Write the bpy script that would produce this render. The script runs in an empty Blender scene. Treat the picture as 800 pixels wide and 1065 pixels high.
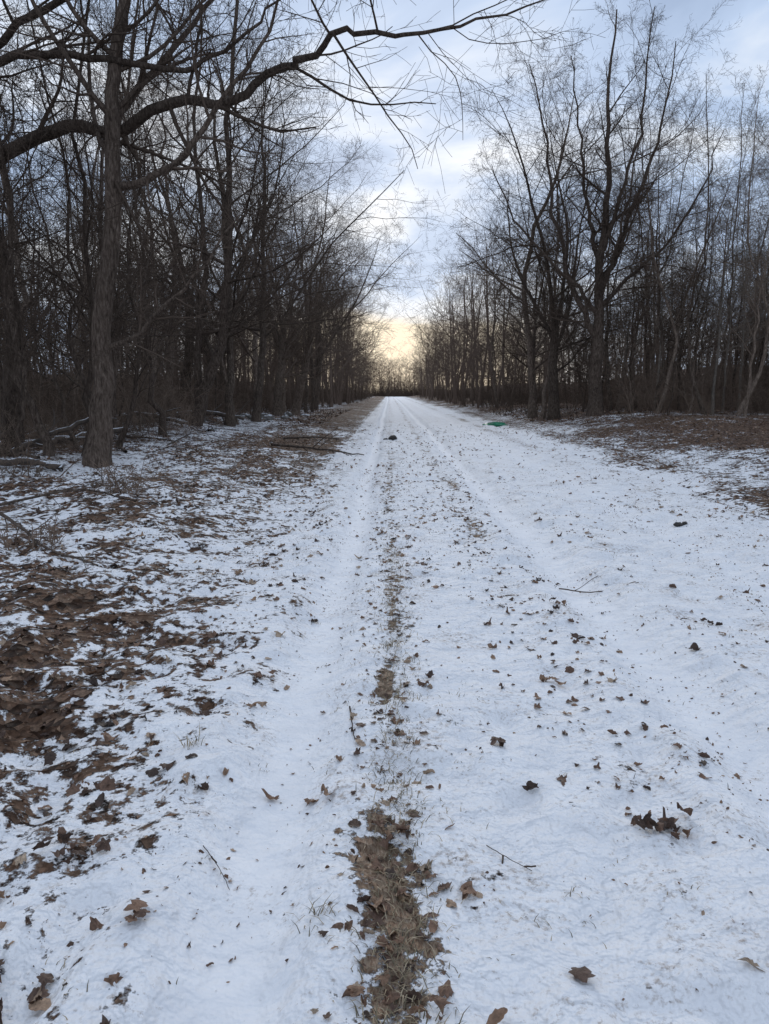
import bpy, math, random
import numpy as np
rng=np.random.default_rng(7)
random.seed(7)
S=bpy.context.scene

# ------------------------------------------------------------------ helpers
def hsh(ix,iy,seed):
    h=(ix*374761393+iy*668265263+seed*974634777)&0xffffffff
    h=((h^(h>>13))*1274126177)&0xffffffff
    h=h^(h>>16)
    return (h&0xffff)/65535.0
def vn(x,y,seed=0):
    x=np.asarray(x,float); y=np.asarray(y,float)
    ix=np.floor(x).astype(np.int64); iy=np.floor(y).astype(np.int64)
    fx=x-ix; fy=y-iy
    fx=fx*fx*fx*(fx*(fx*6-15)+10); fy=fy*fy*fy*(fy*(fy*6-15)+10)
    a=hsh(ix,iy,seed);b=hsh(ix+1,iy,seed);c=hsh(ix,iy+1,seed);d=hsh(ix+1,iy+1,seed)
    return ((a*(1-fx)+b*fx)*(1-fy)+(c*(1-fx)+d*fx)*fy)*2-1
def rvn(x,y,seed=0):
    c,s=math.cos(.6+seed),math.sin(.6+seed)
    return vn(x*c-y*s,x*s+y*c,seed)
def sstep(a,b,x):
    t=np.clip((x-a)/(b-a),0,1); return t*t*(3-2*t)
FLAG=[None]
def mesh_np(name,V,F,smooth=True):
    me=bpy.data.meshes.new(name)
    V=np.ascontiguousarray(V,dtype=np.float32); F=np.ascontiguousarray(F,dtype=np.int32)
    k=F.shape[1]
    me.vertices.add(len(V)); me.vertices.foreach_set('co',V.ravel())
    me.loops.add(F.size); me.loops.foreach_set('vertex_index',F.ravel())
    me.polygons.add(len(F)); me.polygons.foreach_set('loop_start',np.arange(len(F),dtype=np.int32)*k)
    if smooth: me.polygons.foreach_set('use_smooth',np.ones(len(F),dtype=bool))
    if FLAG[0] is not None and len(FLAG[0])==len(F): me.polygons.foreach_set('material_index',FLAG[0])
    FLAG[0]=None
    me.update(calc_edges=True)
    return me
def add(name,me,mat=None,loc=(0,0,0),rot=(0,0,0),sc=(1,1,1),parent=None):
    o=bpy.data.objects.new(name,me); S.collection.objects.link(o)
    o.location=loc; o.rotation_euler=rot; o.scale=sc
    if mat and me and not me.materials:
        me.materials.append(mat)
        me.materials.append(TW.get(mat.name,mat))
    if parent: o.parent=parent
    return o
def attr(me,name,vals):
    a=me.attributes.new(name,'FLOAT','POINT'); a.data.foreach_set('value',np.ascontiguousarray(vals,dtype=np.float32))

# ------------------------------------------------------------------ terrain functions
def strip_mask(x,y):
    cx=-0.0+0.05*vn(y*0.9,0*y,11)+0.04*vn(y*3.1,0*y,12)+.07*sstep(2.1,1.6,y)
    w=0.05+0.035*vn(y*2.9,0*y+3,13)+0.006*np.clip(y,0,30)+.055*sstep(2.7,2.2,y)
    amp=0.62+0.42*vn(y*1.9,0*y+7,14)
    amp=amp*np.interp(y,[0,2.1,2.6,3.4,4.6,6,15,60],[1.1,1.15,.85,.95,.85,.62,.5,.45])+.12*sstep(2.5,2.1,y)
    s=np.exp(-((x-cx)/w)**2)*amp
    cx2=0.95+0.1*vn(y*0.5,0*y,15)
    s2=np.exp(-((x-cx2)/0.13)**2)*0.58*sstep(4,8,y)*(0.6+0.5*vn(y*1.1,0*y+2,16))
    cx3=4.0+.1*vn(y*.4,0*y,17)
    s3=np.exp(-((x-cx3)/0.3)**2)*0.58*sstep(8,14,y)*(0.6+0.5*vn(y*.9,0*y+2,18))
    return np.clip(np.maximum(np.maximum(s,s2),s3),0,1)
def litter(x,y):
    wob=0.35*rvn(y*0.45,x*0.1,21)+0.22*rvn(y*1.7,x*.5,22)
    mid=sstep(9,15,y)
    a=np.interp(x+wob,[-60,-12,-8,-6,-4.6,-3.6,-2.5,-1.7,-1.15,-0.6,4.2,5.0,5.8,6.5,7.4,8.5,12,60],
                      [.70,.62,.56,.50,.45,.52,.57,.50,.35,.14,.14,.36,.60,.47,.62,.68,.76,.82])
    a=a+0.13*mid*((x<-1.3)&(x>-5))
    a=a+0.17*rvn(x*.3,y*.3,23)*(np.abs(x-1.5)>3)+.06*rvn(x*1.1,y*.7,24)
    far=sstep(30,90,y)
    a=a+far*0.12*((x<-1.5)|(x>6))+.3*sstep(22,34,np.abs(x))
    return a
def ruts(x,y):
    r1=np.exp(-(np.abs(x+0.40-0.04*vn(y*.4,0*y,31))/0.17)**3)
    r2=np.exp(-(np.abs(x-1.5-0.06*vn(y*.4,0*y,32))/0.19)**3)
    r3=np.exp(-((x-3.1-0.1*vn(y*.3,0*y,33))/0.22)**2)
    r4=np.exp(-((x-4.9-0.1*vn(y*.3,0*y,34))/0.22)**2)
    return r1,r2,r3,r4
def H(x,y):
    x=np.asarray(x,float); y=np.asarray(y,float)
    h=0.0*x
    r1,r2,r3,r4=ruts(x,y)
    h-=0.078*r1+0.075*r2+0.045*r3+0.06*r4
    h+=0.03*np.exp(-((x+.72)/.12)**2)+.03*np.exp(-((x-1.87)/.13)**2)+.02*np.exp(-((x-1.14)/.12)**2)
    h+=0.12*sstep(-1.3,-3.0,x)+0.10*rvn(x*.5,y*.5,35)*sstep(-2,-4.5,x)
    h+=0.50*sstep(5.5,11.5,x)+0.12*rvn(x*.5,y*.5,36)*sstep(6.5,9,x)
    h-=0.06*np.exp(-((x-6.6)/0.4)**2)
    h+=(4.5+3*rvn(x*.03,y*.03,37))*(sstep(22,80,x)+sstep(22,80,-x))
    h+=0.6*np.exp(-(((x+8.8)/1.4)**2+((y-27.5)/1.6)**2))
    h+=0.4*np.exp(-(((x+7.6)/1.0)**2+((y-34)/1.2)**2))
    h+=0.35*np.exp(-(((x+10)/1.2)**2+((y-22)/1.2)**2))
    w=np.interp(np.abs(y),[0,30,60],[1,1,.4])
    q=1-.75*np.clip(r1+r2,0,1)
    h+=w*(0.022*rvn(x*1.6,y*1.1,41)+q*(0.024*rvn(x*3.7,y*3.1,42)+0.013*rvn(x*8.3,y*7.2,43)))
    d=rvn(x*5.1,y*4.3,45); h-=w*q*0.032*sstep(.3,.8,d)
    l=sstep(.3,.6,litter(x,y))
    h+=w*l*0.03*rvn(x*5.5,y*5.5,44)
    h-=0.016*strip_mask(x,y)
    return h

# ------------------------------------------------------------------ material helpers
def newmat(name):
    m=bpy.data.materials.new(name); m.use_nodes=True
    nt=m.node_tree; b=nt.nodes['Principled BSDF']
    return m,nt,b
def ramp(nt,stops,interp='LINEAR'):
    r=nt.nodes.new('ShaderNodeValToRGB'); cr=r.color_ramp; cr.interpolation=interp
    while len(cr.elements)<len(stops): cr.elements.new(0.5)
    for e,(p,c) in zip(cr.elements,stops):
        e.position=p; e.color=(c[0],c[1],c[2],1)
    return r
def math_(nt,op,a,b=None,c=None,clamp=False):
    n=nt.nodes.new('ShaderNodeMath'); n.operation=op; n.use_clamp=clamp
    for i,v in enumerate((a,b,c)):
        if v is None: continue
        if isinstance(v,(int,float)): n.inputs[i].default_value=v
        else: nt.links.new(v,n.inputs[i])
    return n.outputs[0]
def noise(nt,vec,scale,detail=4,rough=.55,dist=0):
    n=nt.nodes.new('ShaderNodeTexNoise'); n.inputs['Scale'].default_value=scale
    n.inputs['Detail'].default_value=detail; n.inputs['Roughness'].default_value=rough
    n.inputs['Distortion'].default_value=dist
    nt.links.new(vec,n.inputs['Vector']); return n.outputs[0]
def mixc(nt,f,a,b,mode='MIX'):
    n=nt.nodes.new('ShaderNodeMix'); n.data_type='RGBA'; n.blend_type=mode
    for i,v in ((0,f),(6,a),(7,b)):
        if isinstance(v,(int,float)): n.inputs[i].default_value=v
        elif isinstance(v,tuple): n.inputs[i].default_value=(*v,1)
        else: nt.links.new(v,n.inputs[i])
    return n.outputs[2]

def ground_mat():
    m,nt,b=newmat('snow_and_leaf_litter'); L=nt.links
    tc=nt.nodes.new('ShaderNodeTexCoord').outputs['Object']
    la=nt.nodes.new('ShaderNodeAttribute'); la.attribute_name='litter'
    sa=nt.nodes.new('ShaderNodeAttribute'); sa.attribute_name='strip'
    ra=nt.nodes.new('ShaderNodeAttribute'); ra.attribute_name='rut'
    n1=noise(nt,tc,2.6,2,.5); n2=noise(nt,tc,13,4,.68)
    nn=math_(nt,'ADD',math_(nt,'MULTIPLY',n1,1.0),math_(nt,'MULTIPLY',n2,1.7))
    nn=math_(nt,'SUBTRACT',nn,1.35)
    ns=math_(nt,'MULTIPLY',math_(nt,'SUBTRACT',n2,.5),2.6)
    a=math_(nt,'ADD',la.outputs['Fac'],nn)
    a=math_(nt,'SUBTRACT',a,math_(nt,'MULTIPLY',ra.outputs['Fac'],.15))
    mr=nt.nodes.new('ShaderNodeMapRange'); mr.interpolation_type='SMOOTHSTEP'
    mr.inputs[1].default_value=.46; mr.inputs[2].default_value=.58; L.new(a,mr.inputs[0])
    s=math_(nt,'ADD',sa.outputs['Fac'],ns)
    s=math_(nt,'MULTIPLY',s,math_(nt,'GREATER_THAN',sa.outputs['Fac'],.06))
    mr2=nt.nodes.new('ShaderNodeMapRange'); mr2.interpolation_type='SMOOTHSTEP'
    mr2.inputs[1].default_value=.46; mr2.inputs[2].default_value=.62; L.new(s,mr2.inputs[0])
    mask=math_(nt,'MAXIMUM',mr.outputs[0],mr2.outputs[0])
    v=nt.nodes.new('ShaderNodeTexVoronoi'); v.inputs['Scale'].default_value=17; L.new(tc,v.inputs['Vector'])
    sep=nt.nodes.new('ShaderNodeSeparateColor'); L.new(v.outputs['Color'],sep.inputs[0])
    lr=ramp(nt,[(0,(.05,.031,.021)),(.3,(.13,.073,.047)),(.65,(.24,.14,.088)),(1,(.36,.235,.16))]); L.new(sep.outputs[0],lr.inputs[0])
    n4=noise(nt,tc,42,4,.7)
    dk=ramp(nt,[(.35,(.4,.4,.4)),(.58,(1,1,1))]); L.new(n4,dk.inputs[0])
    lit=mixc(nt,1.0,lr.outputs[0],dk.outputs[0],'MULTIPLY')
    mp=nt.nodes.new('ShaderNodeMapping'); mp.inputs['Scale'].default_value=(75,28,30); L.new(tc,mp.inputs['Vector'])
    st=ramp(nt,[(.32,(.12,.07,.045)),(.46,(.34,.225,.15)),(.64,(.58,.45,.33))]); L.new(noise(nt,mp.outputs[0],1.0,4,.7,1.0),st.inputs[0])
    sf=math_(nt,'MULTIPLY',mr2.outputs[0],.85)
    brown=mixc(nt,sf,lit,st.outputs[0])
    n5=noise(nt,tc,5,4,.6)
    sn=ramp(nt,[(.3,(.755,.755,.77)),(.7,(.85,.845,.85))]); L.new(n5,sn.inputs[0])
    tt=math_(nt,'ADD',n4,math_(nt,'MULTIPLY',math_(nt,'SUBTRACT',n1,.5),.6))
    tt=math_(nt,'SUBTRACT',tt,math_(nt,'MULTIPLY',ra.outputs['Fac'],.06))
    tm=nt.nodes.new('ShaderNodeMapRange'); tm.inputs[1].default_value=.57; tm.inputs[2].default_value=.77
    tm.inputs[3].default_value=0; tm.inputs[4].default_value=.75; L.new(tt,tm.inputs[0])
    snow=mixc(nt,tm.outputs[0],sn.outputs[0],(.28,.21,.155))
    col=mixc(nt,mask,snow,brown)
    L.new(col,b.inputs['Base Color'])
    b.inputs['Roughness'].default_value=.75
    b.inputs['Specular IOR Level'].default_value=.15
    n6=noise(nt,tc,11,3,.55)
    hs=math_(nt,'ADD',math_(nt,'MULTIPLY',n6,.08),math_(nt,'MULTIPLY',n4,.007))
    hs=math_(nt,'MULTIPLY',hs,math_(nt,'SUBTRACT',1.0,math_(nt,'MULTIPLY',ra.outputs['Fac'],.6)))
    hl=math_(nt,'ADD',math_(nt,'MULTIPLY',v.outputs['Distance'],.30),math_(nt,'MULTIPLY',n4,.02))
    hm=nt.nodes.new('ShaderNodeMix'); hm.data_type='FLOAT'
    L.new(mask,hm.inputs[0]); L.new(math_(nt,'ADD',hs,.014),hm.inputs[2]); L.new(hl,hm.inputs[3])
    bp=nt.nodes.new('ShaderNodeBump'); bp.inputs['Strength'].default_value=.8; bp.inputs['Distance'].default_value=1.0
    L.new(hm.outputs[0],bp.inputs['Height']); L.new(bp.outputs[0],b.inputs['Normal'])
    return m

TW={}
def bark_mat(name,c0,c1,c2,rv=.3,simple=False):
    m,nt,b=newmat(name); L=nt.links
    oi=nt.nodes.new('ShaderNodeObjectInfo')
    g=math_(nt,'ADD',math_(nt,'MULTIPLY',oi.outputs['Random'],rv*2),1-rv)
    cc=nt.nodes.new('ShaderNodeCombineColor')
    b.inputs['Roughness'].default_value=.9; b.inputs['Specular IOR Level'].default_value=0.0 if simple else .1
    if simple:
        for i in range(3): L.new(g,cc.inputs[i])
        L.new(mixc(nt,1.0,c1,cc.outputs[0],'MULTIPLY'),b.inputs['Base Color']); return m
    tc=nt.nodes.new('ShaderNodeTexCoord').outputs['Object']
    mp=nt.nodes.new('ShaderNodeMapping'); mp.inputs['Scale'].default_value=(26,26,6); L.new(tc,mp.inputs['Vector'])
    n=noise(nt,mp.outputs[0],1,4,.68,.5)
    r=ramp(nt,[(.33,c0),(.52,c1),(.72,c2)]); L.new(n,r.inputs[0])
    big=noise(nt,tc,1.2,2,.5)
    g=math_(nt,'MULTIPLY',g,math_(nt,'ADD',math_(nt,'MULTIPLY',big,.9),.55))
    for i in range(3): L.new(g,cc.inputs[i])
    L.new(mixc(nt,1.0,r.outputs[0],cc.outputs[0],'MULTIPLY'),b.inputs['Base Color'])
    bp=nt.nodes.new('ShaderNodeBump'); bp.inputs['Strength'].default_value=.9; bp.inputs['Distance'].default_value=.035
    L.new(n,bp.inputs['Height']); L.new(bp.outputs[0],b.inputs['Normal'])
    TW[m.name]=bark_mat(name+'_twig',c0,c1,c2,rv,True)
    return m
def leaf_mat():
    m,nt,b=newmat('dry_leaf'); L=nt.links
    a=nt.nodes.new('ShaderNodeAttribute'); a.attribute_name='tone'
    r=ramp(nt,[(0,(.05,.032,.024)),(.3,(.12,.068,.046)),(.6,(.215,.122,.077)),(.82,(.32,.20,.125)),(1,(.46,.355,.26))]); L.new(a.outputs['Fac'],r.inputs[0])
    tc=nt.nodes.new('ShaderNodeTexCoord').outputs['Object']
    n=noise(nt,tc,55,4,.65)
    k=ramp(nt,[(.3,(.5,.5,.5)),(.7,(1.2,1.2,1.2))]); L.new(n,k.inputs[0])
    L.new(mixc(nt,1.0,r.outputs[0],k.outputs[0],'MULTIPLY'),b.inputs['Base Color'])
    b.inputs['Roughness'].default_value=.6; b.inputs['Specular IOR Level'].default_value=.35
    bp=nt.nodes.new('ShaderNodeBump'); bp.inputs['Strength'].default_value=.6; bp.inputs['Distance'].default_value=.012
    L.new(n,bp.inputs['Height']); L.new(bp.outputs[0],b.inputs['Normal'])
    return m
def grass_mat():
    m,nt,b=newmat('dry_grass'); L=nt.links
    a=nt.nodes.new('ShaderNodeAttribute'); a.attribute_name='tone'
    r=ramp(nt,[(0,(.06,.05,.03)),(.4,(.16,.13,.075)),(.7,(.30,.23,.14)),(1,(.46,.37,.25))]); L.new(a.outputs['Fac'],r.inputs[0])
    L.new(r.outputs[0],b.inputs['Base Color']); b.inputs['Roughness'].default_value=.7
    return m
def plain_mat(name,c0,c1,scale=8,rough=.8,bump=.02):
    m,nt,b=newmat(name); L=nt.links
    tc=nt.nodes.new('ShaderNodeTexCoord').outputs['Object']
    n=noise(nt,tc,scale,6,.6)
    r=ramp(nt,[(.35,c0),(.65,c1)]); L.new(n,r.inputs[0]); L.new(r.outputs[0],b.inputs['Base Color'])
    b.inputs['Roughness'].default_value=rough
    bp=nt.nodes.new('ShaderNodeBump'); bp.inputs['Distance'].default_value=bump; L.new(n,bp.inputs['Height']); L.new(bp.outputs[0],b.inputs['Normal'])
    return m
def snowtop_mat(name,c0,c1,lo=.95,hi=1.1):
    m,nt,b=newmat(name); L=nt.links
    tc=nt.nodes.new('ShaderNodeTexCoord').outputs['Object']
    g=nt.nodes.new('ShaderNodeNewGeometry'); sp=nt.nodes.new('ShaderNodeSeparateXYZ'); L.new(g.outputs['Normal'],sp.inputs[0])
    n=noise(nt,tc,9,5,.6)
    r=ramp(nt,[(.35,c0),(.65,c1)]); L.new(n,r.inputs[0])
    f=math_(nt,'ADD',sp.outputs['Z'],math_(nt,'MULTIPLY',n,.7))
    mr=nt.nodes.new('ShaderNodeMapRange'); mr.inputs[1].default_value=lo; mr.inputs[2].default_value=hi; L.new(f,mr.inputs[0])
    L.new(mixc(nt,mr.outputs[0],r.outputs[0],(.75,.77,.8)),b.inputs['Base Color']); b.inputs['Roughness'].default_value=.85
    return m

M_ground=ground_mat()
M_barkn=bark_mat('dark_bark',(.036,.026,.020),(.096,.072,.057),(.17,.134,.108),.2)
M_bark=bark_mat('bark',(.055,.041,.032),(.134,.102,.080),(.25,.20,.16),.4)
M_far=bark_mat('far_bark',(.06,.043,.034),(.155,.115,.091),(.18,.135,.11),.1)
M_pale=bark_mat('pale_bark',(.12,.10,.085),(.215,.185,.155),(.34,.30,.26),.2)
M_twig=bark_mat('undergrowth_bark',(.07,.047,.036),(.175,.13,.10),(.22,.165,.13),.45)
M_leaf=leaf_mat(); M_grass=grass_mat()

# ------------------------------------------------------------------ ground sheet
def axis(a,b,step,g,end):
    out=list(np.arange(a,b,step)); s=step; p=out[-1]
    while p<end: s*=g; p+=s; out.append(p)
    return np.array(out)
xp=axis(0,2.6,.02,1.034,420); xs=np.concatenate([-xp[:0:-1],xp])
yp=axis(1.2,5.2,.02,1.0195,620); yn=1.2-axis(0.05,.5,.1,1.15,60)[::-1]
ys=np.concatenate([yn,yp])
X,Y=np.meshgrid(xs,ys); Z=H(X,Y)
V=np.stack([X,Y,Z],-1).reshape(-1,3); nx,ny=len(xs),len(ys)
I=np.arange(nx*ny).reshape(ny,nx)
F=np.stack([I[:-1,:-1],I[:-1,1:],I[1:,1:],I[1:,:-1]],-1).reshape(-1,4)
me=mesh_np('ground',V,F); attr(me,'litter',litter(X,Y).ravel()); attr(me,'strip',strip_mask(X,Y).ravel())
R1=ruts(X,Y); attr(me,'rut',np.clip(R1[0]+R1[1]+.6*R1[2]+.6*R1[3],0,1).ravel())
add('snowy_ground',me,M_ground)

# ------------------------------------------------------------------ tree growth (vectorised)
def nrm(v): return v/(np.linalg.norm(v,axis=-1,keepdims=True)+1e-9)
def grow(p0,d,L,r,n,wander,trop,taper,rg):
    B=len(p0); P=[p0]; d=nrm(d)
    for i in range(n-1):
        d=nrm(d+wander*rg.normal(size=(B,3))+np.array([0,0,trop]))
        P.append(P[-1]+d*(L/(n-1))[:,None])
    P=np.stack(P,1); t=np.linspace(0,1,n)
    return P,r[:,None]*(1-(1-taper)*t)[None,:]
def children(P,R,L,c,t0,t1,ang,asd,lr,rr,rg,fall=.55):
    B,n,_=P.shape
    t=(np.arange(c)[None,:]+rg.random((B,c)))/c
    t=t0+(t1-t0)*t
    idx=t*(n-1); i0=np.clip(idx.astype(int),0,n-2); f=(idx-i0)[...,None]
    b=np.arange(B)[:,None]
    p=P[b,i0]*(1-f)+P[b,i0+1]*f
    T=nrm(P[b,i0+1]-P[b,i0]); r=R[b,i0]*(1-f[...,0])+R[b,i0+1]*f[...,0]
    q=rg.normal(size=T.shape); q=nrm(q-(q*T).sum(-1,keepdims=True)*T)
    a=np.radians(ang+asd*rg.normal(size=(B,c)))[...,None]
    D=np.cos(a)*T+np.sin(a)*q
    Ln=L[:,None]*lr*(1-fall*t)*(.55+.9*rg.random((B,c)))
    return p.reshape(-1,3),D.reshape(-1,3),Ln.ravel(),np.maximum((r*rr*(.8+.4*rg.random((B,c)))).ravel(),.0035)
def tube(P,R,s):
    B,n,_=P.shape
    T=nrm(np.gradient(P,axis=1)); m=nrm(P[:,-1]-P[:,0])
    ref=np.zeros((B,3)); ref[np.arange(B),np.argmin(np.abs(m),axis=1)]=1
    U=nrm(np.cross(T,ref[:,None,:])); W=np.cross(T,U)
    a=np.arange(s)*2*np.pi/s
    V=P[:,:,None,:]+R[:,:,None,None]*(np.cos(a)[None,None,:,None]*U[:,:,None,:]+np.sin(a)[None,None,:,None]*W[:,:,None,:])
    I=np.arange(B*n*s).reshape(B,n,s); J=np.roll(I,-1,axis=2)
    F=np.stack([I[:,:-1],J[:,:-1],J[:,1:],I[:,1:]],-1).reshape(-1,4)
    return V.reshape(-1,3),F,(1 if s<=4 else 0)
def merge(parts):
    Vs=[];Fs=[];fl=[];o=0
    for p in parts:
        V,F=p[0],p[1]
        Vs.append(V);Fs.append(F+o);o+=len(V)
        if len(p)>2: fl.append(np.broadcast_to(p[2],(len(F),)))
    FLAG[0]=np.concatenate(fl).astype(np.int32) if fl else None
    return np.concatenate(Vs),np.concatenate(Fs)
def catmull(pts,n):
    pts=np.array(pts,float); k=len(pts)
    pp=np.vstack([2*pts[0]-pts[1],pts,2*pts[-1]-pts[-2]])
    out=[]
    for u in np.linspace(0,k-1,n):
        i=min(int(u),k-2); t=u-i
        a,b,c,d=pp[i],pp[i+1],pp[i+2],pp[i+3]
        out.append(.5*((2*b)+(-a+c)*t+(2*a-5*b+4*c-d)*t*t+(-a+3*b-3*c+d)*t**3))
    return np.array(out)
def foliage_levels(groups,specs,rg,parts,rmin=.003):
    for sp in specs:
        new=[]
        for (P,R,L) in groups:
            c,t0,t1,ang,asd,lr,rr,n,w,tr,tp,s,fall=sp
            p,D,Ln,r=children(P,R,L,c,t0,t1,ang,asd,lr,rr,rg,fall)
            P2,R2=grow(p,D,Ln,r,n,w,tr,tp,rg); R2=np.maximum(R2,rmin)
            parts.append(tube(P2,R2,s)); new.append((P2,R2,Ln))
        groups=new
def trunk_group(path,r0,r1,n=18,rg=rng,jit=.03):
    P=catmull(path,n); P[1:]+=jit*rg.normal(size=(n-1,3))*np.array([1,1,.3])
    t=np.linspace(0,1,n); R=r0+(r1-r0)*t**.85
    L=np.linalg.norm(np.diff(P,axis=0),axis=1).sum()
    return P[None],R[None],np.array([L])
def flare(P,R,k=.45,h=.35):
    return R*(1+k*np.exp(-np.clip(P[...,2]-P[0,0,2]-.25,0,99)/h))
L2=(9,.10,.98,50,15,.46,.52,7,.13,.012,.35,4,.4)
L3=(8,.10,.98,50,17,.48,.52,4,.15,.0,.4,3,.4)
L4=(4,.15,.98,45,17,.50,.6,3,.14,.0,.5,3,.3)
def spread_tree(seed,h=16,r=.24,c1=15,t0=.22,lr=.56,ang=60,lod=False):
    rg=np.random.default_rng(seed); parts=[]
    q=rg.normal(size=4)
    path=[(0,0,-.3),(q[0]*.2,q[1]*.2,h*.2),(q[0]*.5+q[2]*.3,q[1]*.4,h*.5),
          (q[2]*.8,q[3]*.6,h*.8),(q[2]*1.1,q[3]*1.0,h)]
    P,R,L=trunk_group(path,r,r*.08,18 if not lod else 8,rg,.06); R=flare(P,R)
    parts.append(tube(P,R,10 if not lod else 5))
    if lod:
        foliage_levels([(P,R,L)],[(13,t0,.97,ang,11,lr,.42,6,.12,.05,.25,3,.55),(7,)+L2[1:7]+(4,.13,.01,.4,3,.4),(6,)+L3[1:6]+(.8,3,.15,0,.5,3,.4)],rg,parts,.009)
        return merge(parts)
    foliage_levels([(P,R,L)],[(c1,t0,.97,ang,11,lr,.45,10,.11,.05,.25,6,.55),L2,L3,L4],rg,parts)
    return mesh_np('spreading_tree_mesh',*merge(parts))
def forked_tree(seed,h=17,r=.34,fork=5.5,k=4,spread=26,lr=.42):
    rg=np.random.default_rng(seed); parts=[]
    q=rg.normal(size=3)
    path=[(0,0,-.3),(q[0]*.1,0,fork*.35),(q[0]*.2,q[1]*.12,fork*.7),(q[0]*.25,q[1]*.2,fork*1.05)]
    P,R,L=trunk_group(path,r,r*.62,10,rg,.03); R=flare(P,R)
    parts.append(tube(P,R,12))
    az=np.arange(k)*2*np.pi/k+rg.random()*6
    D=np.stack([np.sin(np.radians(spread*(.45+.8*rg.random(k))))*np.cos(az),np.sin(np.radians(spread))*np.sin(az),np.full(k,.9)],-1)
    idx=rg.integers(5,10,k); p0=P[0,idx]
    Ln=(h-fork)*(.85+.3*rg.random(k))
    P1,R1=grow(p0,D,Ln,r*.38*(.7+.5*rg.random(k)),14,.07,.02,.08,rg)
    parts.append(tube(P1,R1,8))
    foliage_levels([(P1,R1,Ln)],[(11,.08,.97,52,11,lr,.45,9,.11,.03,.3,5,.5),(8,)+L2[1:],(7,)+L3[1:],(4,)+L4[1:]],rg,parts)
    foliage_levels([(P,R,L)],[(4,.4,.95,62,8,.95,.24,9,.10,.03,.3,5,.1),(8,)+L2[1:],L3,L4],rg,parts)
    return mesh_np('forked_tree_mesh',*merge(parts))
def slender_tree(seed,h=16,r=.12,lod=False,bend=1.0):
    rg=np.random.default_rng(seed); parts=[]
    l=rg.normal(size=2)*1.3*bend; k=rg.normal(size=2)*.5*bend
    path=[(0,0,-.3),(l[0]*.1+k[0],l[1]*.1,h*.25),(l[0]*.5,l[1]*.3+k[1],h*.55),(l[0],l[1],h)]
    P,R,L=trunk_group(path,r,r*.1,16 if not lod else 7,rg,.06*bend); R=flare(P,R,.3,.25)
    parts.append(tube(P,R,7 if not lod else 4))
    if lod:
        foliage_levels([(P,R,L)],[(14,.3,.98,50,12,.27,.42,4,.11,.05,.3,3,.5),(6,)+L2[1:7]+(3,.13,.01,.4,3,.4),(4,)+L3[1:6]+(.8,2,.15,0,.5,3,.4)],rg,parts,.009)
        return merge(parts)
    foliage_levels([(P,R,L)],[(17,.3,.98,50,12,.27,.38,7,.11,.05,.3,4,.5),(7,)+L2[1:],(6,)+L3[1:],(3,)+L4[1:]],rg,parts)
    return mesh_np('slender_tree_mesh',*merge(parts))
def sapling(seed,h=7,r=.04,lod=False):
    rg=np.random.default_rng(seed); parts=[]
    l=rg.normal(size=2)*1.0
    P,R,L=trunk_group([(0,0,-.2),(l[0]*.3,l[1]*.3,h*.4),(l[0],l[1],h)],r,.006,12 if not lod else 6,rg,.04)
    parts.append(tube(P,R,5 if not lod else 3))
    if lod:
        foliage_levels([(P,R,L)],[(14,.12,.98,50,12,.32,.6,3,.12,.04,.3,3,.5),(6,)+L2[1:6]+(.8,2,.13,.01,.4,3,.4)],rg,parts,.008)
        return merge(parts)
    foliage_levels([(P,R,L)],[(14,.15,.98,50,12,.3,.5,6,.12,.04,.3,3,.5),(6,)+L2[1:],(3,)+L3[1:]],rg,parts)
    return mesh_np('sapling_mesh',*merge(parts))
def thicket(seed,k=24,rad=1.7,h=2.2,lod=False):
    rg=np.random.default_rng(seed); parts=[]
    a=rg.random(k)*6.28; q=np.sqrt(rg.random(k))*rad
    p0=np.stack([np.cos(a)*q,np.sin(a)*q,np.full(k,-.1)],-1)
    D=np.stack([rg.normal(size=k)*.35,rg.normal(size=k)*.35,np.ones(k)],-1)
    Ln=h*(.25+.9*rg.random(k)**1.5); P,R=grow(p0,D,Ln,(.006+.008*rg.random(k))*(1.6 if lod else 1),7 if not lod else 4,.12,-.03,.35,rg)
    parts.append(tube(P,R,3))
    sp=[(7,.15,.98,50,14,.45,.6,4,.14,-.02,.3,3,.4),(4,.1,.98,50,14,.45,.7,2,.14,-.02,.5,3,.4)]
    if lod: sp=[(6,.15,.98,50,14,.5,.8,3,.14,-.02,.4,3,.4)]
    foliage_levels([(P,R,Ln)],sp,rg,parts,.003 if not lod else .006)
    if lod: return merge(parts)
    return mesh_np('thicket_mesh',*merge(parts))
def setm(me,mat): me.materials.append(mat); me.materials.append(TW[mat.name])

T_spread=[spread_tree(100+i,h=14+i%3,r=.17+.035*(i%3),c1=14+i%3) for i in range(5)]
T_fork=[forked_tree(200+i,h=14.5+i,r=.24+.03*i,fork=3.6+.9*i,k=4) for i in range(3)]
T_slim=[slender_tree(300+i,h=12.5+1.1*i,r=.085+.017*i) for i in range(5)]
T_sap=[sapling(400+i,h=4.5+1.2*i) for i in range(4)]
T_thk=[thicket(500+i) for i in range(4)]
for m in T_spread+T_fork+T_slim+T_sap: setm(m,M_bark)
T_pale=[slender_tree(350+i,h=13+i,r=.085,bend=.45) for i in range(3)]
for m in T_pale: setm(m,M_pale)
for m in T_thk: setm(m,M_twig)
F_tree=[]
for i in range(4):
    F_tree.append(spread_tree(150+i,h=14.5+i%3,r=.2,lod=True)); F_tree.append(slender_tree(160+i,h=13+i,r=.13,lod=True))
F_slim=[slender_tree(170+i,h=13+i,r=.12,lod=True) for i in range(4)]
F_sap=[sapling(180+i,h=5+i,r=.045,lod=True) for i in range(4)]
F_thk=[thicket(560+i,k=36,lod=True) for i in range(3)]
FLAG[0]=None

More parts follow.
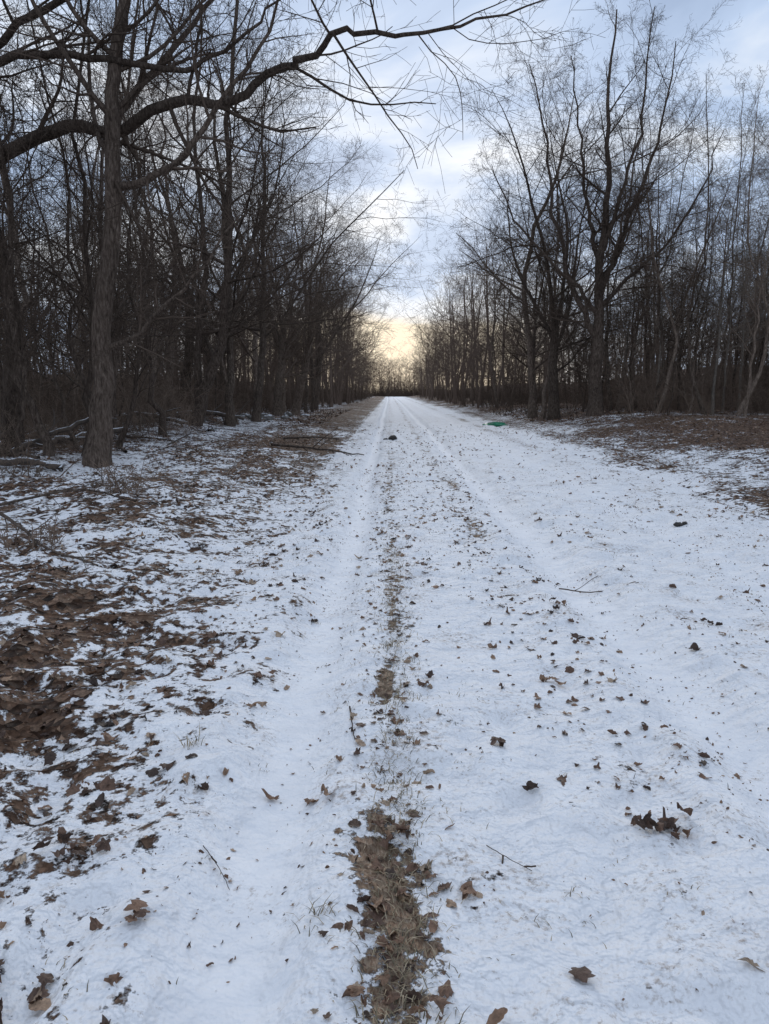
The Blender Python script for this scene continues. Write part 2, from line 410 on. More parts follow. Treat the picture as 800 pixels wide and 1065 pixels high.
def zg(x,y): return float(H(np.array([x]),np.array([y]))[0])
def place(name,me,x,y,s=1.0,rz=None,parent=None,tilt=(0,0),sz=None):
    rz=random.uniform(0,6.28) if rz is None else rz
    return add(name,me,None,(x,y,zg(x,y)),(tilt[0],tilt[1],rz),(s,s,sz or s),parent)

rg=np.random.default_rng(5)
def hero(name,trunk,limbs,specT,specL,loc_mat=M_barkn,sides=14,fl=.4):
    parts=[]
    P,R,L=trunk; R=flare(P,R,fl,.3); parts.append(tube(P,R,sides))
    foliage_levels([(P,R,L)],specT,rg,parts)
    for (P1,R1,L1) in limbs:
        parts.append(tube(P1,R1,9)); foliage_levels([(P1,R1,L1)],specL,rg,parts)
    V,F=merge(parts); base=P[0,0].copy(); base[2]=zg(base[0],base[1])
    V=V-np.array([base[0],base[1],0])
    me=mesh_np(name+'_mesh',V,F); o=add(name,me,loc_mat,tuple(base)); return o
lv=[(9,)+L2[1:],(8,)+L3[1:],(4,)+L4[1:]]
hero('bare_tree',trunk_group([(-5.6,14.1,-.3),(-5.45,14.1,1.2),(-5.3,14.1,2.8),(-4.95,14,5),(-4.85,14,6.6),(-4.55,14,8.3),(-4.3,14.1,11),(-4.2,14.3,15)],.23,.05,24,rg,.03),
 [trunk_group([(-5.2,14.1,2.2),(-4.7,13.9,2.35),(-4.0,13.6,2.9),(-3.2,13.3,3.5),(-2.6,13,4.3)],.06,.012,14,rg,.04),
  trunk_group([(-4.9,14,5),(-4.1,13.8,5.15),(-3.4,13.6,5.6),(-2.7,13.3,6.4),(-2.0,13.2,7.2),(-1.5,13,8.4)],.08,.015,16,rg,.04),
  trunk_group([(-4.85,14,6.2),(-4.2,14.5,7.2),(-3.2,15,8.6),(-2.4,15.5,10.2)],.08,.02,14,rg,.03)],
 [(13,.45,.97,55,9,.32,.40,10,.11,.04,.25,6,.5)]+lv, [(13,.12,.98,50,14,.3,.5,8,.12,.02,.3,4,.4),(7,)+L3[1:],(4,)+L4[1:]])
hero('bare_tree',trunk_group([(-8.2,16,-.3),(-8.1,16,1.6),(-8.0,16,3.2),(-8.15,15.9,4.6),(-8.6,15.6,6.2),(-9.2,15.4,9),(-9.4,15.4,13)],.22,.05,22,rg,.03),
 [trunk_group([(-8.35,15.7,5.3),(-7.3,15,5.95),(-5.9,14.6,6.2),(-5.0,14.4,6.05),(-3.8,14,6.4),(-2.9,13.8,6.3),(-2.0,13.5,6.7),(-1.3,13,6.75),(-.6,12.7,7.0),(0.2,12.5,6.8),(1.2,12.1,6.8),(2.3,12,7.1)],.15,.010,40,rg,.05),
  trunk_group([(-8.7,15.6,6.6),(-7,14.3,7.2),(-5.2,14,7.15),(-3.6,13.8,6.85),(-2.6,13.6,7.2),(-1.6,13.5,8.0)],.10,.015,26,rg,.05),
  trunk_group([(-8.7,15.6,6.8),(-7.2,15.4,8.2),(-5.2,15.2,9.0),(-3.2,15,9.4),(-1.4,14.8,9.3),(.4,14.6,9.8)],.09,.015,24,rg,.05)],
 [(12,.5,.97,55,9,.35,.40,10,.11,.04,.25,6,.5)]+lv, [(18,.12,.98,48,16,.20,.42,8,.13,.01,.3,4,.3),(8,)+L3[1:],(4,)+L4[1:]])
for (x,y,lx,h,r) in [(-6.9,14.9,-1.4,12,.10),(-6.35,15.3,.9,13,.085),(-6.0,15.6,-1.3,11,.07),(-8.9,14.2,1.1,12,.09),(-9.3,18.5,-.8,14,.17),(-7.6,19.5,1.1,13,.12),(-7.3,17.3,-1.1,9,.06),(-6.7,18.1,1.7,10,.07),(-8.3,21.5,1.5,13,.15),(-7.2,23.5,-.9,12,.12),(-8.0,13.2,-.7,8,.05),(-7.0,13.6,.8,7,.04)]:
    hero('bare_tree',trunk_group([(x,y,-.2),(x+lx*.4,y,h*.2),(x+lx*.35,y,h*.5),(x+lx*1.2,y+.3,h)],r,r*.15,18,rg,.07),[],
     [(14,.2,.97,50,12,.28,.42,8,.12,.04,.3,5,.5),(7,)+L2[1:],(7,)+L3[1:],(3,)+L4[1:]],None,sides=8)
hero('bare_tree',trunk_group([(-7.3,27.5,-.3),(-6.8,27.5,1.2),(-6.1,27.4,3.0),(-5.7,27.3,6.5),(-5.5,27,10),(-5.0,27,15)],.27,.05,22,rg,.04),
 [trunk_group([(-7.0,27.5,.6),(-7.0,27.6,3),(-6.6,27.6,6.5),(-6.9,27.7,10),(-6.4,27.8,14)],.16,.03,20,rg,.05),
  trunk_group([(-6.2,27.4,3),(-5.2,27.2,3.6),(-4,27,4.6),(-3,26.8,6)],.08,.015,14,rg,.05)],
 [(14,.3,.97,56,9,.38,.42,10,.11,.04,.25,6,.5)]+lv, [(12,.25,.98,52,12,.32,.45,8,.12,.03,.3,4,.4),(8,)+L3[1:],(4,)+L4[1:]])

hero('bare_tree',trunk_group([(9.6,35,-.3),(9.55,35,2),(9.6,35,4.5),(9.5,35,7),(9.75,35,10),(9.6,35.2,13.5),(9.8,35.2,17.5)],.36,.03,26,rg,.04),
 [trunk_group([(9.6,35,3.4),(8.9,34.9,4.6),(8.0,34.8,6.4),(7.3,34.6,9.2),(6.8,34.5,12),(6.0,34.3,15)],.17,.02,20,rg,.06),
  trunk_group([(9.6,35,4.6),(8.4,34.5,5.8),(6.8,34.0,7.0),(5.2,33.6,8.8),(4.2,33.2,10.6)],.11,.015,18,rg,.06),
  trunk_group([(9.5,35,5.6),(10.4,35.2,7.6),(11.3,35.5,10.2),(12.2,35.6,13),(12.7,35.8,16.5)],.16,.02,20,rg,.06),
  trunk_group([(9.5,35,4.9),(10.8,34.6,6.2),(12.4,34.3,7.8),(13.6,34,10),(14.3,34,12.2)],.11,.015,18,rg,.06),
  trunk_group([(9.55,35,6.8),(9.0,35.4,9),(8.7,35.8,12),(8.1,36,16)],.13,.02,18,rg,.06),
  trunk_group([(9.5,35,7.2),(10.2,34.6,9.5),(10.9,34.3,13),(11.0,34,17)],.12,.02,18,rg,.06),
  trunk_group([(9.6,35,3.9),(8.6,35.8,4.4),(7.2,36.3,5.0),(5.8,36.5,5.5)],.07,.012,14,rg,.06),
  trunk_group([(9.6,35,5.2),(9.8,33.8,7),(9.9,32.6,9.2),(10.2,31.8,12)],.10,.015,16,rg,.06)],
 [(9,.5,.97,50,9,.22,.42,10,.11,.04,.25,6,.4)]+lv, [(16,.15,.98,50,12,.36,.42,8,.11,.03,.3,4,.45),(8,)+L2[1:],(7,)+L3[1:],(3,)+L4[1:]])
place('bare_tree',T_fork[1],8.3,37.5,1.05,rz=2)
place('bare_tree',T_slim[3],7.9,39.0,1.0,rz=4,tilt=(0,-.08))
for k,(x,y,s) in enumerate([(14.2,33,.9),(17.2,37,.9),(13.1,37,.85)]):
    place('pale_barked_tree',T_pale[k],x,y,s,tilt=(random.gauss(0,.02),random.gauss(0,.02)))

# ---- irregular edges beside the track
allp=T_spread+T_fork+T_slim[1:]
y=30.5
while y<62:
    x=-6.3+random.gauss(0,.8)
    place('bare_tree',random.choice(allp),x,y,random.uniform(.75,1.12),tilt=(random.gauss(0,.03),random.uniform(-.02,.14)))
    y+=random.choice([.9,1.6,2.6,3.8,5.2])*random.uniform(.8,1.2)
y=41
while y<62:
    x=9.0+random.gauss(0,.9)
    place('bare_tree',random.choice(allp),x,y,random.uniform(.75,1.08),tilt=(random.gauss(0,.03),-random.uniform(-.02,.12)))
    y+=random.choice([1.2,2.2,3.2,4.6,6.0])*random.uniform(.8,1.2)
E=bpy.data.objects.new('forest',None); S.collection.objects.link(E)
def pick(n,xr,yr,mind,pts,ok=lambda x,y:True):
    c=0; res=[]
    for _ in range(n*6):
        if c>=n: break
        x=random.uniform(*xr); y=random.uniform(*yr)
        if not ok(x,y): continue
        if any((x-a)**2+(y-b)**2<mind*mind for a,b in pts[-400:]): continue
        pts.append((x,y)); res.append((x,y)); c+=1
    return res
def scatter(n,xr,yr,pool,mind,smin,smax,pts,ok=lambda x,y:True,name='trunk_and_crown',parent=E):
    for x,y in pick(n,xr,yr,mind,pts,ok):
        place(name,random.choice(pool),x,y,random.uniform(smin,smax),parent=parent,tilt=(random.gauss(0,.06),random.gauss(0,.06)))
farT=[];farU=[]
def farscatter(n,xr,yr,pool,mind,smin,smax,pts,store,lean=.05):
    for x,y in pick(n,xr,yr,mind,pts):
        V,F=random.choice(pool)[:2]; a=random.uniform(0,6.28); s=random.uniform(smin,smax)
        c,sn=math.cos(a),math.sin(a)
        W=np.stack([V[:,0]*c-V[:,1]*sn+V[:,2]*random.gauss(0,lean),V[:,0]*sn+V[:,1]*c,V[:,2]],-1)*s+np.array([x,y,zg(x,y)])
        store.append((W,F,1))
pts=[]
mixp=T_spread+T_fork+T_slim*3
scatter(34,(-24,-8.2),(17,46),mixp,2.2,.7,1.0,pts,ok=lambda x,y:(y>21 or x<-10.5))
scatter(55,(-20,-8),(17,46),T_sap*2+T_slim[:1],1.0,.8,1.35,pts,ok=lambda x,y:(y>21 or x<-10.5))
scatter(48,(11,30),(31,48),T_slim*4+T_spread[:1]+T_pale[:2],1.7,.7,1.0,pts)
scatter(70,(11,28),(29,48),T_sap*2+T_slim[:1],1.0,.8,1.35,pts,ok=lambda x,y:x+y*.3>20)
farscatter(44,(-8.4,-5.0),(60,170),F_tree,1.2,.75,1.05,pts,farT)
farscatter(44,(7.5,10.5),(60,170),F_tree,1.2,.75,1.0,pts,farT)
farscatter(90,(-38,-7),(45,130),F_tree,2.4,.85,1.1,pts,farT)
farscatter(110,(10,42),(48,130),F_tree+F_slim*2,2.2,.8,1.05,pts,farT)
farscatter(120,(-30,-8),(24,100),F_sap,.8,.8,1.6,pts,farT)
farscatter(170,(11,38),(40,100),F_sap,.8,.8,1.7,pts,farT)
farscatter(45,(-34,-5.5),(130,290),F_tree,3.0,.85,1.1,pts,farT)
farscatter(45,(7.5,34),(130,290),F_tree,3.0,.85,1.1,pts,farT)
farscatter(90,(-14,18),(262,310),F_tree,1.5,.6,.9,pts,farT)
farscatter(45,(-80,-22),(20,130),F_tree,3.5,.85,1.1,pts,farT)
farscatter(50,(29,80),(30,130),F_tree,3.5,.75,1.0,pts,farT)
add('distant_forest',mesh_np('distant_forest_mesh',*merge(farT)),M_far)
U=bpy.data.objects.new('undergrowth_thicket',None); S.collection.objects.link(U)
up=[]
scatter(65,(-17,-7.4),(20,46),T_thk,1.1,.4,1.3,up,name='stems',parent=U,ok=lambda x,y:x+(y-19)*.06<-7.2)
scatter(65,(11.5,26),(32,48),T_thk,1.2,.4,1.2,up,name='stems',parent=U)
farscatter(120,(-20,-5.6),(45,220),F_thk,1.0,.6,1.5,up,farU)
farscatter(120,(8.0,24),(46,220),F_thk,1.0,.6,1.5,up,farU)
farscatter(85,(-42,-17),(24,80),F_thk,1.0,.5,2.0,up,farU)
farscatter(90,(24,46),(34,80),F_thk,1.0,.4,1.6,up,farU)
farscatter(70,(-14,18),(258,285),F_thk,.8,1.2,2.6,up,farU)
add('distant_undergrowth',mesh_np('distant_undergrowth_mesh',*merge(farU)),M_twig)
scatter(26,(-12,-7.2),(12.5,21),T_thk,1.0,.3,.6,up,name='stems',parent=U)

# ------------------------------------------------------------------ leaves
def leaf_template(seed,kind,segs=22,rings=2,flat=1.0):
    rg=np.random.default_rng(seed)
    a=np.linspace(0,2*np.pi,segs,endpoint=False)
    if kind=='maple':
        r=.5*(.66+.34*np.abs(np.cos(2.5*a))**.8)*(1-.25*np.cos(a+math.pi))
        r*=1+.10*rg.normal(size=segs)
    elif kind=='oak':
        r=.5/np.sqrt((np.cos(a))**2+(np.sin(a)/.55)**2)*(1+.13*np.cos(9*a))
    else:
        r=.5/np.sqrt((np.cos(a))**2+(np.sin(a)/.65)**2)*(1+.06*rg.normal(size=segs))
    V=[(0,0,0)]
    for k in range(1,rings+1):
        for i in range(segs): V.append((r[i]*k/rings*math.cos(a[i]),r[i]*k/rings*math.sin(a[i]),0))
    V=np.array(V)
    c1=flat*rg.uniform(.1,1.0)*rg.choice([-1,1]); c2=flat*rg.uniform(-.4,.6); ph=rg.random()*6
    V[:,2]=c1*V[:,1]**2+c2*V[:,0]**2+.05*np.sin(7*V[:,0]+ph)+.04*np.sin(9*V[:,1]+ph)+.03*rg.normal(size=len(V))*(np.linalg.norm(V[:,:2],axis=1)>.1)
    V[:,2]+= .12*np.abs(V[:,1])
    tri=[]
    for i in range(segs):
        j=(i+1)%segs; tri.append((0,1+i,1+j))
        for k in range(rings-1):
            o=1+k*segs; tri+=[(o+i,o+segs+i,o+segs+j),(o+i,o+segs+j,o+j)]
    n=len(V); V=np.vstack([V,[(-.30,.012,.01),(-.30,-.012,.01),(-.8,.0,.05)]]); tri.append((n,n+1,n+2))
    return V,np.array(tri)
near_t=[leaf_template(i,['maple','oak','oval','maple','maple'][i%5]) for i in range(14)]
far_t=[leaf_template(50+i,'oval',6,1) for i in range(4)]
def rotm(rx,ry,rz):
    cx,sx,cy,sy,cz,sz=np.cos(rx),np.sin(rx),np.cos(ry),np.sin(ry),np.cos(rz),np.sin(rz)
    o=np.zeros_like(cx)
    Rx=np.stack([np.stack([o+1,o,o],-1),np.stack([o,cx,-sx],-1),np.stack([o,sx,cx],-1)],-2)
    Ry=np.stack([np.stack([cy,o,sy],-1),np.stack([o,o+1,o],-1),np.stack([-sy,o,cy],-1)],-2)
    Rz=np.stack([np.stack([cz,-sz,o],-1),np.stack([sz,cz,o],-1),np.stack([o,o,o+1],-1)],-2)
    return Rz@Rx@Ry
def leaves(name,px,py,size,templates,tilt=.25,lift=.006,tones=(.1,.95),sink=.6):
    parts=[];tone=[]
    n=len(px); which=rng.integers(0,len(templates),n); z=H(px,py)
    for k,(V,F) in enumerate(templates):
        ii=np.where(which==k)[0]
        if not len(ii): continue
        M=rotm(rng.normal(size=len(ii))*tilt,rng.normal(size=len(ii))*tilt,rng.random(len(ii))*6.28)
        sz=size[ii][:,None,None]
        asp=np.ones((len(ii),1,3)); asp[:,0,1]=rng.uniform(.45,1.05,len(ii)); asp[:,0,2]=rng.uniform(.6,1.8,len(ii))
        W=np.einsum('nij,nvj->nvi',M,V[None]*asp)*sz
        W[...,2]-=W[...,2].min(axis=1,keepdims=True)*sink
        W+=np.stack([px[ii],py[ii],z[ii]+lift*rng.random(len(ii))],-1)[:,None,:]
        FF=F[None]+(np.arange(len(ii))*len(V))[:,None,None]
        parts.append((W.reshape(-1,3),FF.reshape(-1,3)))
        tt=tones[0]+(tones[1]-tones[0])*rng.random(len(ii))**1.2
        tone.append(np.repeat(tt,len(V)))
    V,F=merge(parts); me=mesh_np(name+'_mesh',V,F); attr(me,'tone',np.concatenate(tone)); return add(name,me,M_leaf)
def sample(xr,yr,dmax,dens):
    n=int((xr[1]-xr[0])*(yr[1]-yr[0])*dmax); x=rng.uniform(*xr,n); y=rng.uniform(*yr,n)
    keep=rng.random(n)*dmax<dens(x,y); return x[keep],y[keep]
def dens_near(x,y):
    c=np.clip(.55+.9*rvn(x*2.2,y*2.2,61)+.4*rvn(x*6,y*6,62),0.08,1.6)
    left=np.interp(x,[-7,-3.8,-2.8,-1.8,-1.2,-.8,-.3],[80,95,170,170,140,85,28])
    road=np.interp(x,[-.3,4.5,6],[0,12,60])
    r=ruts(x,y); k=1-.75*np.clip(r[0]+r[1],0,1)
    return k*(np.where(x<-.3,left*c,0)+(x>=-.3)*(33+road)*np.clip(.35+1.2*rvn(x*1.3,y*1.3,63),0.1,1.4)*1.3)
x,y=sample((-7,6),(1.2,11),280,dens_near)
sz=.014+.062*rng.random(len(x))**2.0
leaves('fallen_leaves',x,y,sz,near_t,.2,sink=.45,tones=(.0,1.0))
def dens_mid(x,y):
    l=litter(x,y); c=np.clip(.5+.9*rvn(x*1.4,y*1.4,64),0.05,1.4)
    return np.interp(l,[.1,.3,.45,.6,.8],[11,16,36,60,65])*c
x,y=sample((-16,14),(11,34),70,dens_mid)
leaves('fallen_leaves',x,y,.03+.065*rng.random(len(x)),far_t,.35,.02)
x,y=sample((7,24),(34,60),22,lambda x,y:20+0*x); leaves('fallen_leaves',x,y,.1+.07*rng.random(len(x)),far_t,.35,.02)
x,y=sample((-20,-3),(34,60),22,lambda x,y:20+0*x); leaves('fallen_leaves',x,y,.1+.07*rng.random(len(x)),far_t,.35,.02)
n=760; y=1.3+rng.random(n)**1.5*13; x=.0+rng.normal(size=n)*(.05+.014*y)
leaves('fallen_leaves',x,y,.012+.045*rng.random(n)**1.5,near_t,.18,tones=(.1,1.0),sink=.4)
n=520; y=2.5+rng.random(n)*15; x=.92+rng.normal(size=n)*(.10+.012*y)
leaves('fallen_leaves',x,y,.012+.045*rng.random(n),near_t,.2,tones=(.0,.8),sink=.4)
x,y=sample((-2.5,6),(1.2,16),300,lambda x,y:270*np.clip(.25+rvn(x*1.8,y*1.8,65)+.6*rvn(x*7,y*7,66),0,1.3))
leaves('leaf_crumbs',x,y,.005+.022*rng.random(len(x))**2.5,far_t,.6,.003,sink=.2)

def clump(cx,cy,n,spread,s0,s1,tones=(.1,.6),tilt=.45):
    leaves('leaf_clump',cx+rng.normal(size=n)*spread,cy+rng.normal(size=n)*spread*.6,s0+(s1-s0)*rng.random(n),near_t,tilt,.02,tones)
clump(.95,2.38,20,.06,.03,.07,(.1,.6),.6); clump(-.95,1.66,11,.08,.05,.10,(.2,1),.3); clump(-1.02,2.2,12,.07,.03,.07,(.1,.5),.5)
clump(.5,1.73,1,.0,.075,.08,(.2,.25),.15); clump(1.05,1.72,4,.04,.05,.08,(.8,1),.1); clump(-.28,2.6,3,.03,.05,.07,(.4,.8))
clump(.85,3.7,3,.04,.07,.1,(.6,.9),.2); clump(.2,3.7,2,.02,.06,.07,(.1,.3),.6); clump(1.15,3.1,4,.06,.02,.05)
clump(.5,3.0,2,.04,.06,.08,(.2,.4),.2); clump(-.45,2.65,1,.0,.07,.075,(.6,.6),.1); clump(-.75,1.85,4,.06,.05,.07,(.3,.7),.15)
clump(1.2,5.1,3,.05,.05,.08); clump(-1.35,3.0,11,.12,.04,.08,(.0,.4)); clump(-1.5,3.6,10,.12,.04,.08,(.0,.5)); clump(-1.15,2.6,8,.1,.04,.07,(.0,.5))
clump(-.9,3.3,4,.08,.04,.07,(.0,.5)); clump(.15,2.05,6,.06,.04,.07,(.5,1),.25); clump(.03,2.35,6,.05,.04,.07,(.4,1),.25); clump(.12,1.6,6,.06,.04,.07,(.5,1),.25)

# ------------------------------------------------------------------ grass
def grass(name,bx,by,ln,lean,tone,w=.0016):
    n=len(bx); z=H(bx,by)-.004; az=rng.random(n)*6.28; d=np.stack([np.cos(az),np.sin(az),0*az],-1)
    sd=np.stack([-np.sin(az),np.cos(az),0*az],-1)*w
    b=np.stack([bx,by,z],-1); up=np.array([0,0,1.])
    m=b+(up*np.cos(lean*.5)[:,None]+d*np.sin(lean*.5)[:,None])*(ln*.5)[:,None]
    t=m+(up*np.cos(lean)[:,None]+d*np.sin(lean)[:,None])*(ln*.5)[:,None]
    V=np.stack([b-sd,b+sd,m+sd*.8,m-sd*.8,t+sd*.1,t-sd*.1],1)
    F=np.array([(0,1,2,3),(3,2,4,5)])[None]+(np.arange(n)*6)[:,None,None]
    me=mesh_np(name+'_mesh',V.reshape(-1,3),F.reshape(-1,4)); attr(me,'tone',np.repeat(tone,6)); return add(name,me,M_grass)
bx=[];by=[];ln=[];le=[]
for k in range(1100):
    cx=rng.uniform(-2.6,6); cy=1.3+rng.random()**1.2*14; c=rng.integers(2,12)
    if rng.random()<.2: cx=rng.normal()*.15
    bx+=list(cx+rng.normal(size=c)*.035); by+=list(cy+rng.normal(size=c)*.035); ln+=list(rng.uniform(.01,.042,c)); le+=list(rng.uniform(.9,1.7,c))
n=2600; sy=1.3+rng.random(n)**1.6*6; bx+=list(.03+rng.normal(size=n)*.06); by+=list(sy); ln+=list(rng.uniform(.02,.07,n)); le+=list(rng.uniform(1.4,1.65,n))
for (cx,cy) in [(-.82,2.9),(1.75,3.0),(-.2,1.9),(2.6,4.4),(.0,4.2)]:
    c=24; bx+=list(cx+rng.normal(size=c)*.025); by+=list(cy+rng.normal(size=c)*.02); ln+=list(rng.uniform(.04,.09,c)); le+=list(rng.uniform(.9,1.6,c))
bx,by,ln,le=map(np.array,(bx,by,ln,le)); grass('grass_tufts',bx,by,ln,le,rng.random(len(bx)))
bx,by=sample((-9,-2),(5,26),14,lambda x,y:12*np.clip(.2+rvn(x,y,71),0,1)); grass('dry_weeds',bx,by,rng.uniform(.06,.3,len(bx)),rng.uniform(.3,1.3,len(bx)),rng.uniform(.1,.8,len(bx)),.003)
bx,by=sample((5.5,14),(10,34),14,lambda x,y:14*np.clip(.3+rvn(x,y,72),0,1)); grass('dry_weeds',bx,by,rng.uniform(.05,.2,len(bx)),rng.uniform(.3,1.3,len(bx)),rng.uniform(.3,.9,len(bx)),.003)

# ------------------------------------------------------------------ sticks, branches, logs
def stick(name,path,r0,r1,kids=0,mat=M_barkn,lr=.3,sub=0):
    pth=[(a,b,zg(a,b)+c) for a,b,c in path]
    P,R,L=trunk_group(pth,r0,r1,16,rng,r0*.5); parts=[tube(P,R,8)]
    sp=[]
    if kids: sp.append((kids,.2,.95,40,12,lr,.5,6,.1,-.03,.3,4,.3))
    if sub: sp.append((sub,.2,.95,40,12,.4,.6,4,.12,0,.4,3,.3))
    if sp: foliage_levels([(P,R,L)],sp,rng,parts)
    V,F=merge(parts); b=V.mean(0); return add(name,mesh_np(name+'_mesh',V-b,F),mat,tuple(b))
stick('fallen_branch',[(-4.4,8.0,.18),(-3.7,7.1,.12),(-3.1,6.5,.06),(-2.4,5.9,.03)],.022,.008,7,sub=3)
stick('fallen_branch',[(-4.9,8.6,.05),(-4.2,8.4,.22),(-3.6,8.6,.20),(-3.1,8.9,.02)],.02,.008,6,sub=3)
stick('fallen_branch',[(-3.0,18.8,.05),(-2.1,18.3,.1),(-1.3,17.9,.07),(-.6,17.5,.05)],.035,.012,6,sub=2)
stick('fallen_branch',[(-3.0,21,.06),(-2.2,22,.1),(-1.6,23.5,.05)],.03,.012,5,sub=2)
stick('twig',[(-.19,3.35,.008),(-.17,3.15,.012),(-.15,3.0,.008)],.004,.002,1)
stick('twig',[(1.35,5.72,.01),(1.6,5.62,.02),(1.95,5.65,.01)],.006,.003,3,lr=.4)
stick('twig',[(.33,2.3,.006),(.4,2.22,.012),(.46,2.17,.006)],.0015,.001,2)
stick('twig',[(-.62,2.25,.006),(-.55,2.17,.012),(-.5,2.1,.006)],.0015,.001,1)
M_log=snowtop_mat('snowy_log',(.05,.038,.03),(.12,.09,.07),1.15,1.3)
stick('fallen_log',[(-9.4,17.2,.1),(-8.2,18,.3),(-6.9,19.2,.5)],.11,.07,4,M_log)
stick('fallen_log',[(-7.8,15.2,.1),(-7.1,15.5,.45),(-6.1,16.2,.9)],.07,.04,4,M_log)
stick('fallen_log',[(-10.5,25.5,.15),(-8.8,25.8,.4),(-7.2,26.4,.2)],.10,.06,5,M_log)
stick('fallen_log',[(-9.6,30,.3),(-7.8,31,.5),(-6.2,31.8,.25)],.12,.07,5,M_log)
stick('fallen_log',[(-7.6,13.0,.1),(-6.6,13.4,.12),(-5.9,13.2,.1)],.08,.05,3,M_log)
for i in range(30):
    x=random.uniform(-12,-4.5); y=random.uniform(9,32); a=random.uniform(0,3.1); l=random.uniform(.4,1.2)
    stick('fallen_branch',[(x-l*math.cos(a),y-l*math.sin(a),.04),(x,y,random.uniform(.05,.25)),(x+l*math.cos(a),y+l*math.sin(a),.04)],random.uniform(.012,.04),.008,5,random.choice([M_barkn,M_barkn,M_log]),sub=2)
def shrub(x,y,seed,h,k=12,rad=.28):
    me=thicket(seed,k,rad,h); setm(me,M_twig); place('dead_shrub',me,x,y,1)
shrub(-3.55,9.6,900,.8); shrub(-3.9,10.4,901,.6); shrub(-3.2,6.6,902,.35); shrub(-7.5,12.3,903,1.2); shrub(-6.2,12.6,904,.9,14,.5); shrub(-8.6,15.2,905,1.5,16,.7)

def lump(name,x,y,sx,sy,sz,mat,seed,amp=.25,sink=.2,det=4):
    import bmesh
    bm=bmesh.new(); bmesh.ops.create_icosphere(bm,subdivisions=det,radius=1)
    co=np.array([v.co[:] for v in bm.verts])
    d=1+amp*vn(co[:,0]*1.7+seed,co[:,1]*1.7+co[:,2]*1.3,seed)+amp*.5*vn(co[:,0]*4+seed,co[:,1]*4+co[:,2]*3,seed+1)
    for v,k in zip(bm.verts,d): v.co=v.co*float(k)
    for v in bm.verts: v.co.x*=sx; v.co.y*=sy; v.co.z*=sz
    me=bpy.data.meshes.new(name+'_mesh'); bm.to_mesh(me); bm.free()
    for p in me.polygons: p.use_smooth=True
    add(name,me,mat,(x,y,zg(x,y)+sz*(1-sink)*.6),(0,0,seed))
M_rock=snowtop_mat('snowy_rock',(.10,.09,.08),(.24,.22,.20),1.12,1.3)
M_clod=plain_mat('wet_dirt',(.012,.010,.008),(.05,.038,.03),14,.6,.03)
for i,(x,y,s) in enumerate([(-6.0,36,.26),(-5.3,38,.2),(-5.6,41,.25),(-6.9,35.5,.24),(-8.6,26.2,.28),(-7.6,29.5,.25),(-4.9,43,.2),(-9.8,26.5,.25)]):
    lump('boulder',x,y,s*1.3,s,s*.75,M_rock,i+3,.35)
lump('dirt_clod',.1,24,.16,.12,.08,M_clod,20); lump('dirt_clod',-.12,24.3,.08,.08,.05,M_clod,21)
lump('dirt_clod',3.33,8.4,.055,.045,.03,M_clod,22); lump('dirt_clod',3.4,8.42,.035,.03,.022,M_clod,23)
M_green=plain_mat('green_plastic',(.01,.12,.06),(.02,.26,.13),5,.35,.05)
lump('green_tarp_bundle',4.9,34.5,.5,.28,.13,M_green,31,.35)

# ------------------------------------------------------------------ world
W=bpy.data.worlds.new('World'); S.world=W; W.use_nodes=True; nt=W.node_tree; nt.nodes.clear(); Lk=nt.links
out=nt.nodes.new('ShaderNodeOutputWorld')
sky=nt.nodes.new('ShaderNodeTexSky'); sky.sky_type='NISHITA'; sky.sun_disc=False
sky.sun_elevation=math.radians(20); sky.sun_rotation=math.radians(0)
bg1=nt.nodes.new('ShaderNodeBackground'); bg1.inputs[1].default_value=.08; Lk.new(sky.outputs[0],bg1.inputs[0])
g=nt.nodes.new('ShaderNodeTexCoord').outputs['Generated']
sp=nt.nodes.new('ShaderNodeSeparateXYZ'); Lk.new(g,sp.inputs[0])
zc=math_(nt,'MAXIMUM',sp.outputs[2],0.0); den=math_(nt,'ADD',zc,.16)
cx=math_(nt,'DIVIDE',sp.outputs[0],den); cy=math_(nt,'DIVIDE',sp.outputs[1],den)
cb=nt.nodes.new('ShaderNodeCombineXYZ'); Lk.new(cx,cb.inputs[0]); Lk.new(cy,cb.inputs[1])
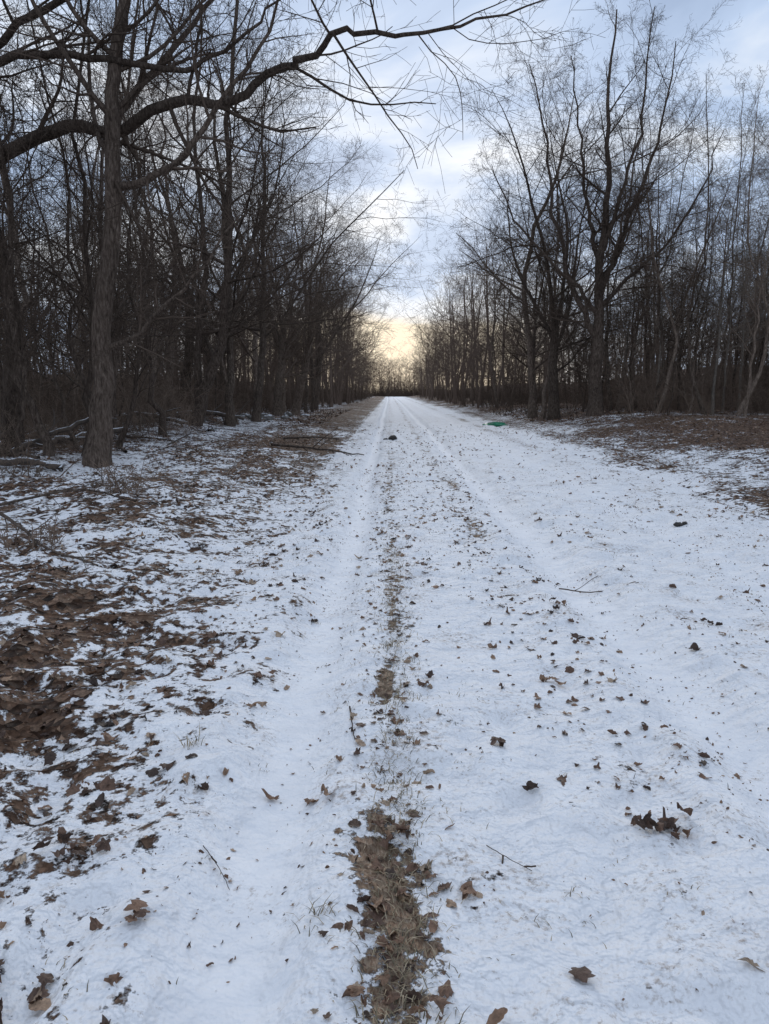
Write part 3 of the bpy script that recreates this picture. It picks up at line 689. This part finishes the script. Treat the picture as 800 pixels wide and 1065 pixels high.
cb.inputs[2].default_value=5.3
cn=noise(nt,cb.outputs[0],1.3,6,.55,.5)
cr=ramp(nt,[(.34,(.37,.48,.68)),(.47,(.52,.65,.87)),(.59,(.80,.87,.98)),(.72,(1.0,1.01,1.03))]); Lk.new(cn,cr.inputs[0])
mr=nt.nodes.new('ShaderNodeMapRange'); mr.interpolation_type='SMOOTHSTEP'; mr.inputs[1].default_value=.12; mr.inputs[2].default_value=.085
zz=math_(nt,'ADD',sp.outputs[2],math_(nt,'MULTIPLY',math_(nt,'SUBTRACT',cn,.5),.12)); Lk.new(zz,mr.inputs[0])
mf=nt.nodes.new('ShaderNodeMapRange'); mf.interpolation_type='SMOOTHSTEP'; mf.inputs[1].default_value=.955; mf.inputs[2].default_value=.992; Lk.new(sp.outputs[1],mf.inputs[0])
gf=math_(nt,'MULTIPLY',mr.outputs[0],mf.outputs[0])
cc=mixc(nt,gf,cr.outputs[0],(1.0,.88,.70))
bg2=nt.nodes.new('ShaderNodeBackground'); bg2.inputs[1].default_value=1.05; Lk.new(cc,bg2.inputs[0])
mx=nt.nodes.new('ShaderNodeMixShader'); mx.inputs[0].default_value=.93
Lk.new(bg1.outputs[0],mx.inputs[1]); Lk.new(bg2.outputs[0],mx.inputs[2]); Lk.new(mx.outputs[0],out.inputs[0])

sun=bpy.data.lights.new('sun','SUN'); sun.energy=.9; sun.angle=math.radians(14); sun.color=(1,.95,.88)
so=bpy.data.objects.new('sun',sun); S.collection.objects.link(so)
so.rotation_euler=(math.radians(-70),0,math.radians(0))

# ------------------------------------------------------------------ camera
cam=bpy.data.cameras.new('camera'); cam.sensor_fit='VERTICAL'; cam.sensor_height=36; cam.lens=26; cam.clip_end=2000; cam.clip_start=.05
co=bpy.data.objects.new('camera',cam); S.collection.objects.link(co)
co.location=(0,0,1.5); co.rotation_euler=(math.radians(90-9.2),0,math.radians(.4)); S.camera=co
S.view_settings.view_transform='Standard'; S.view_settings.look='None'; S.view_settings.exposure=0; S.view_settings.gamma=1
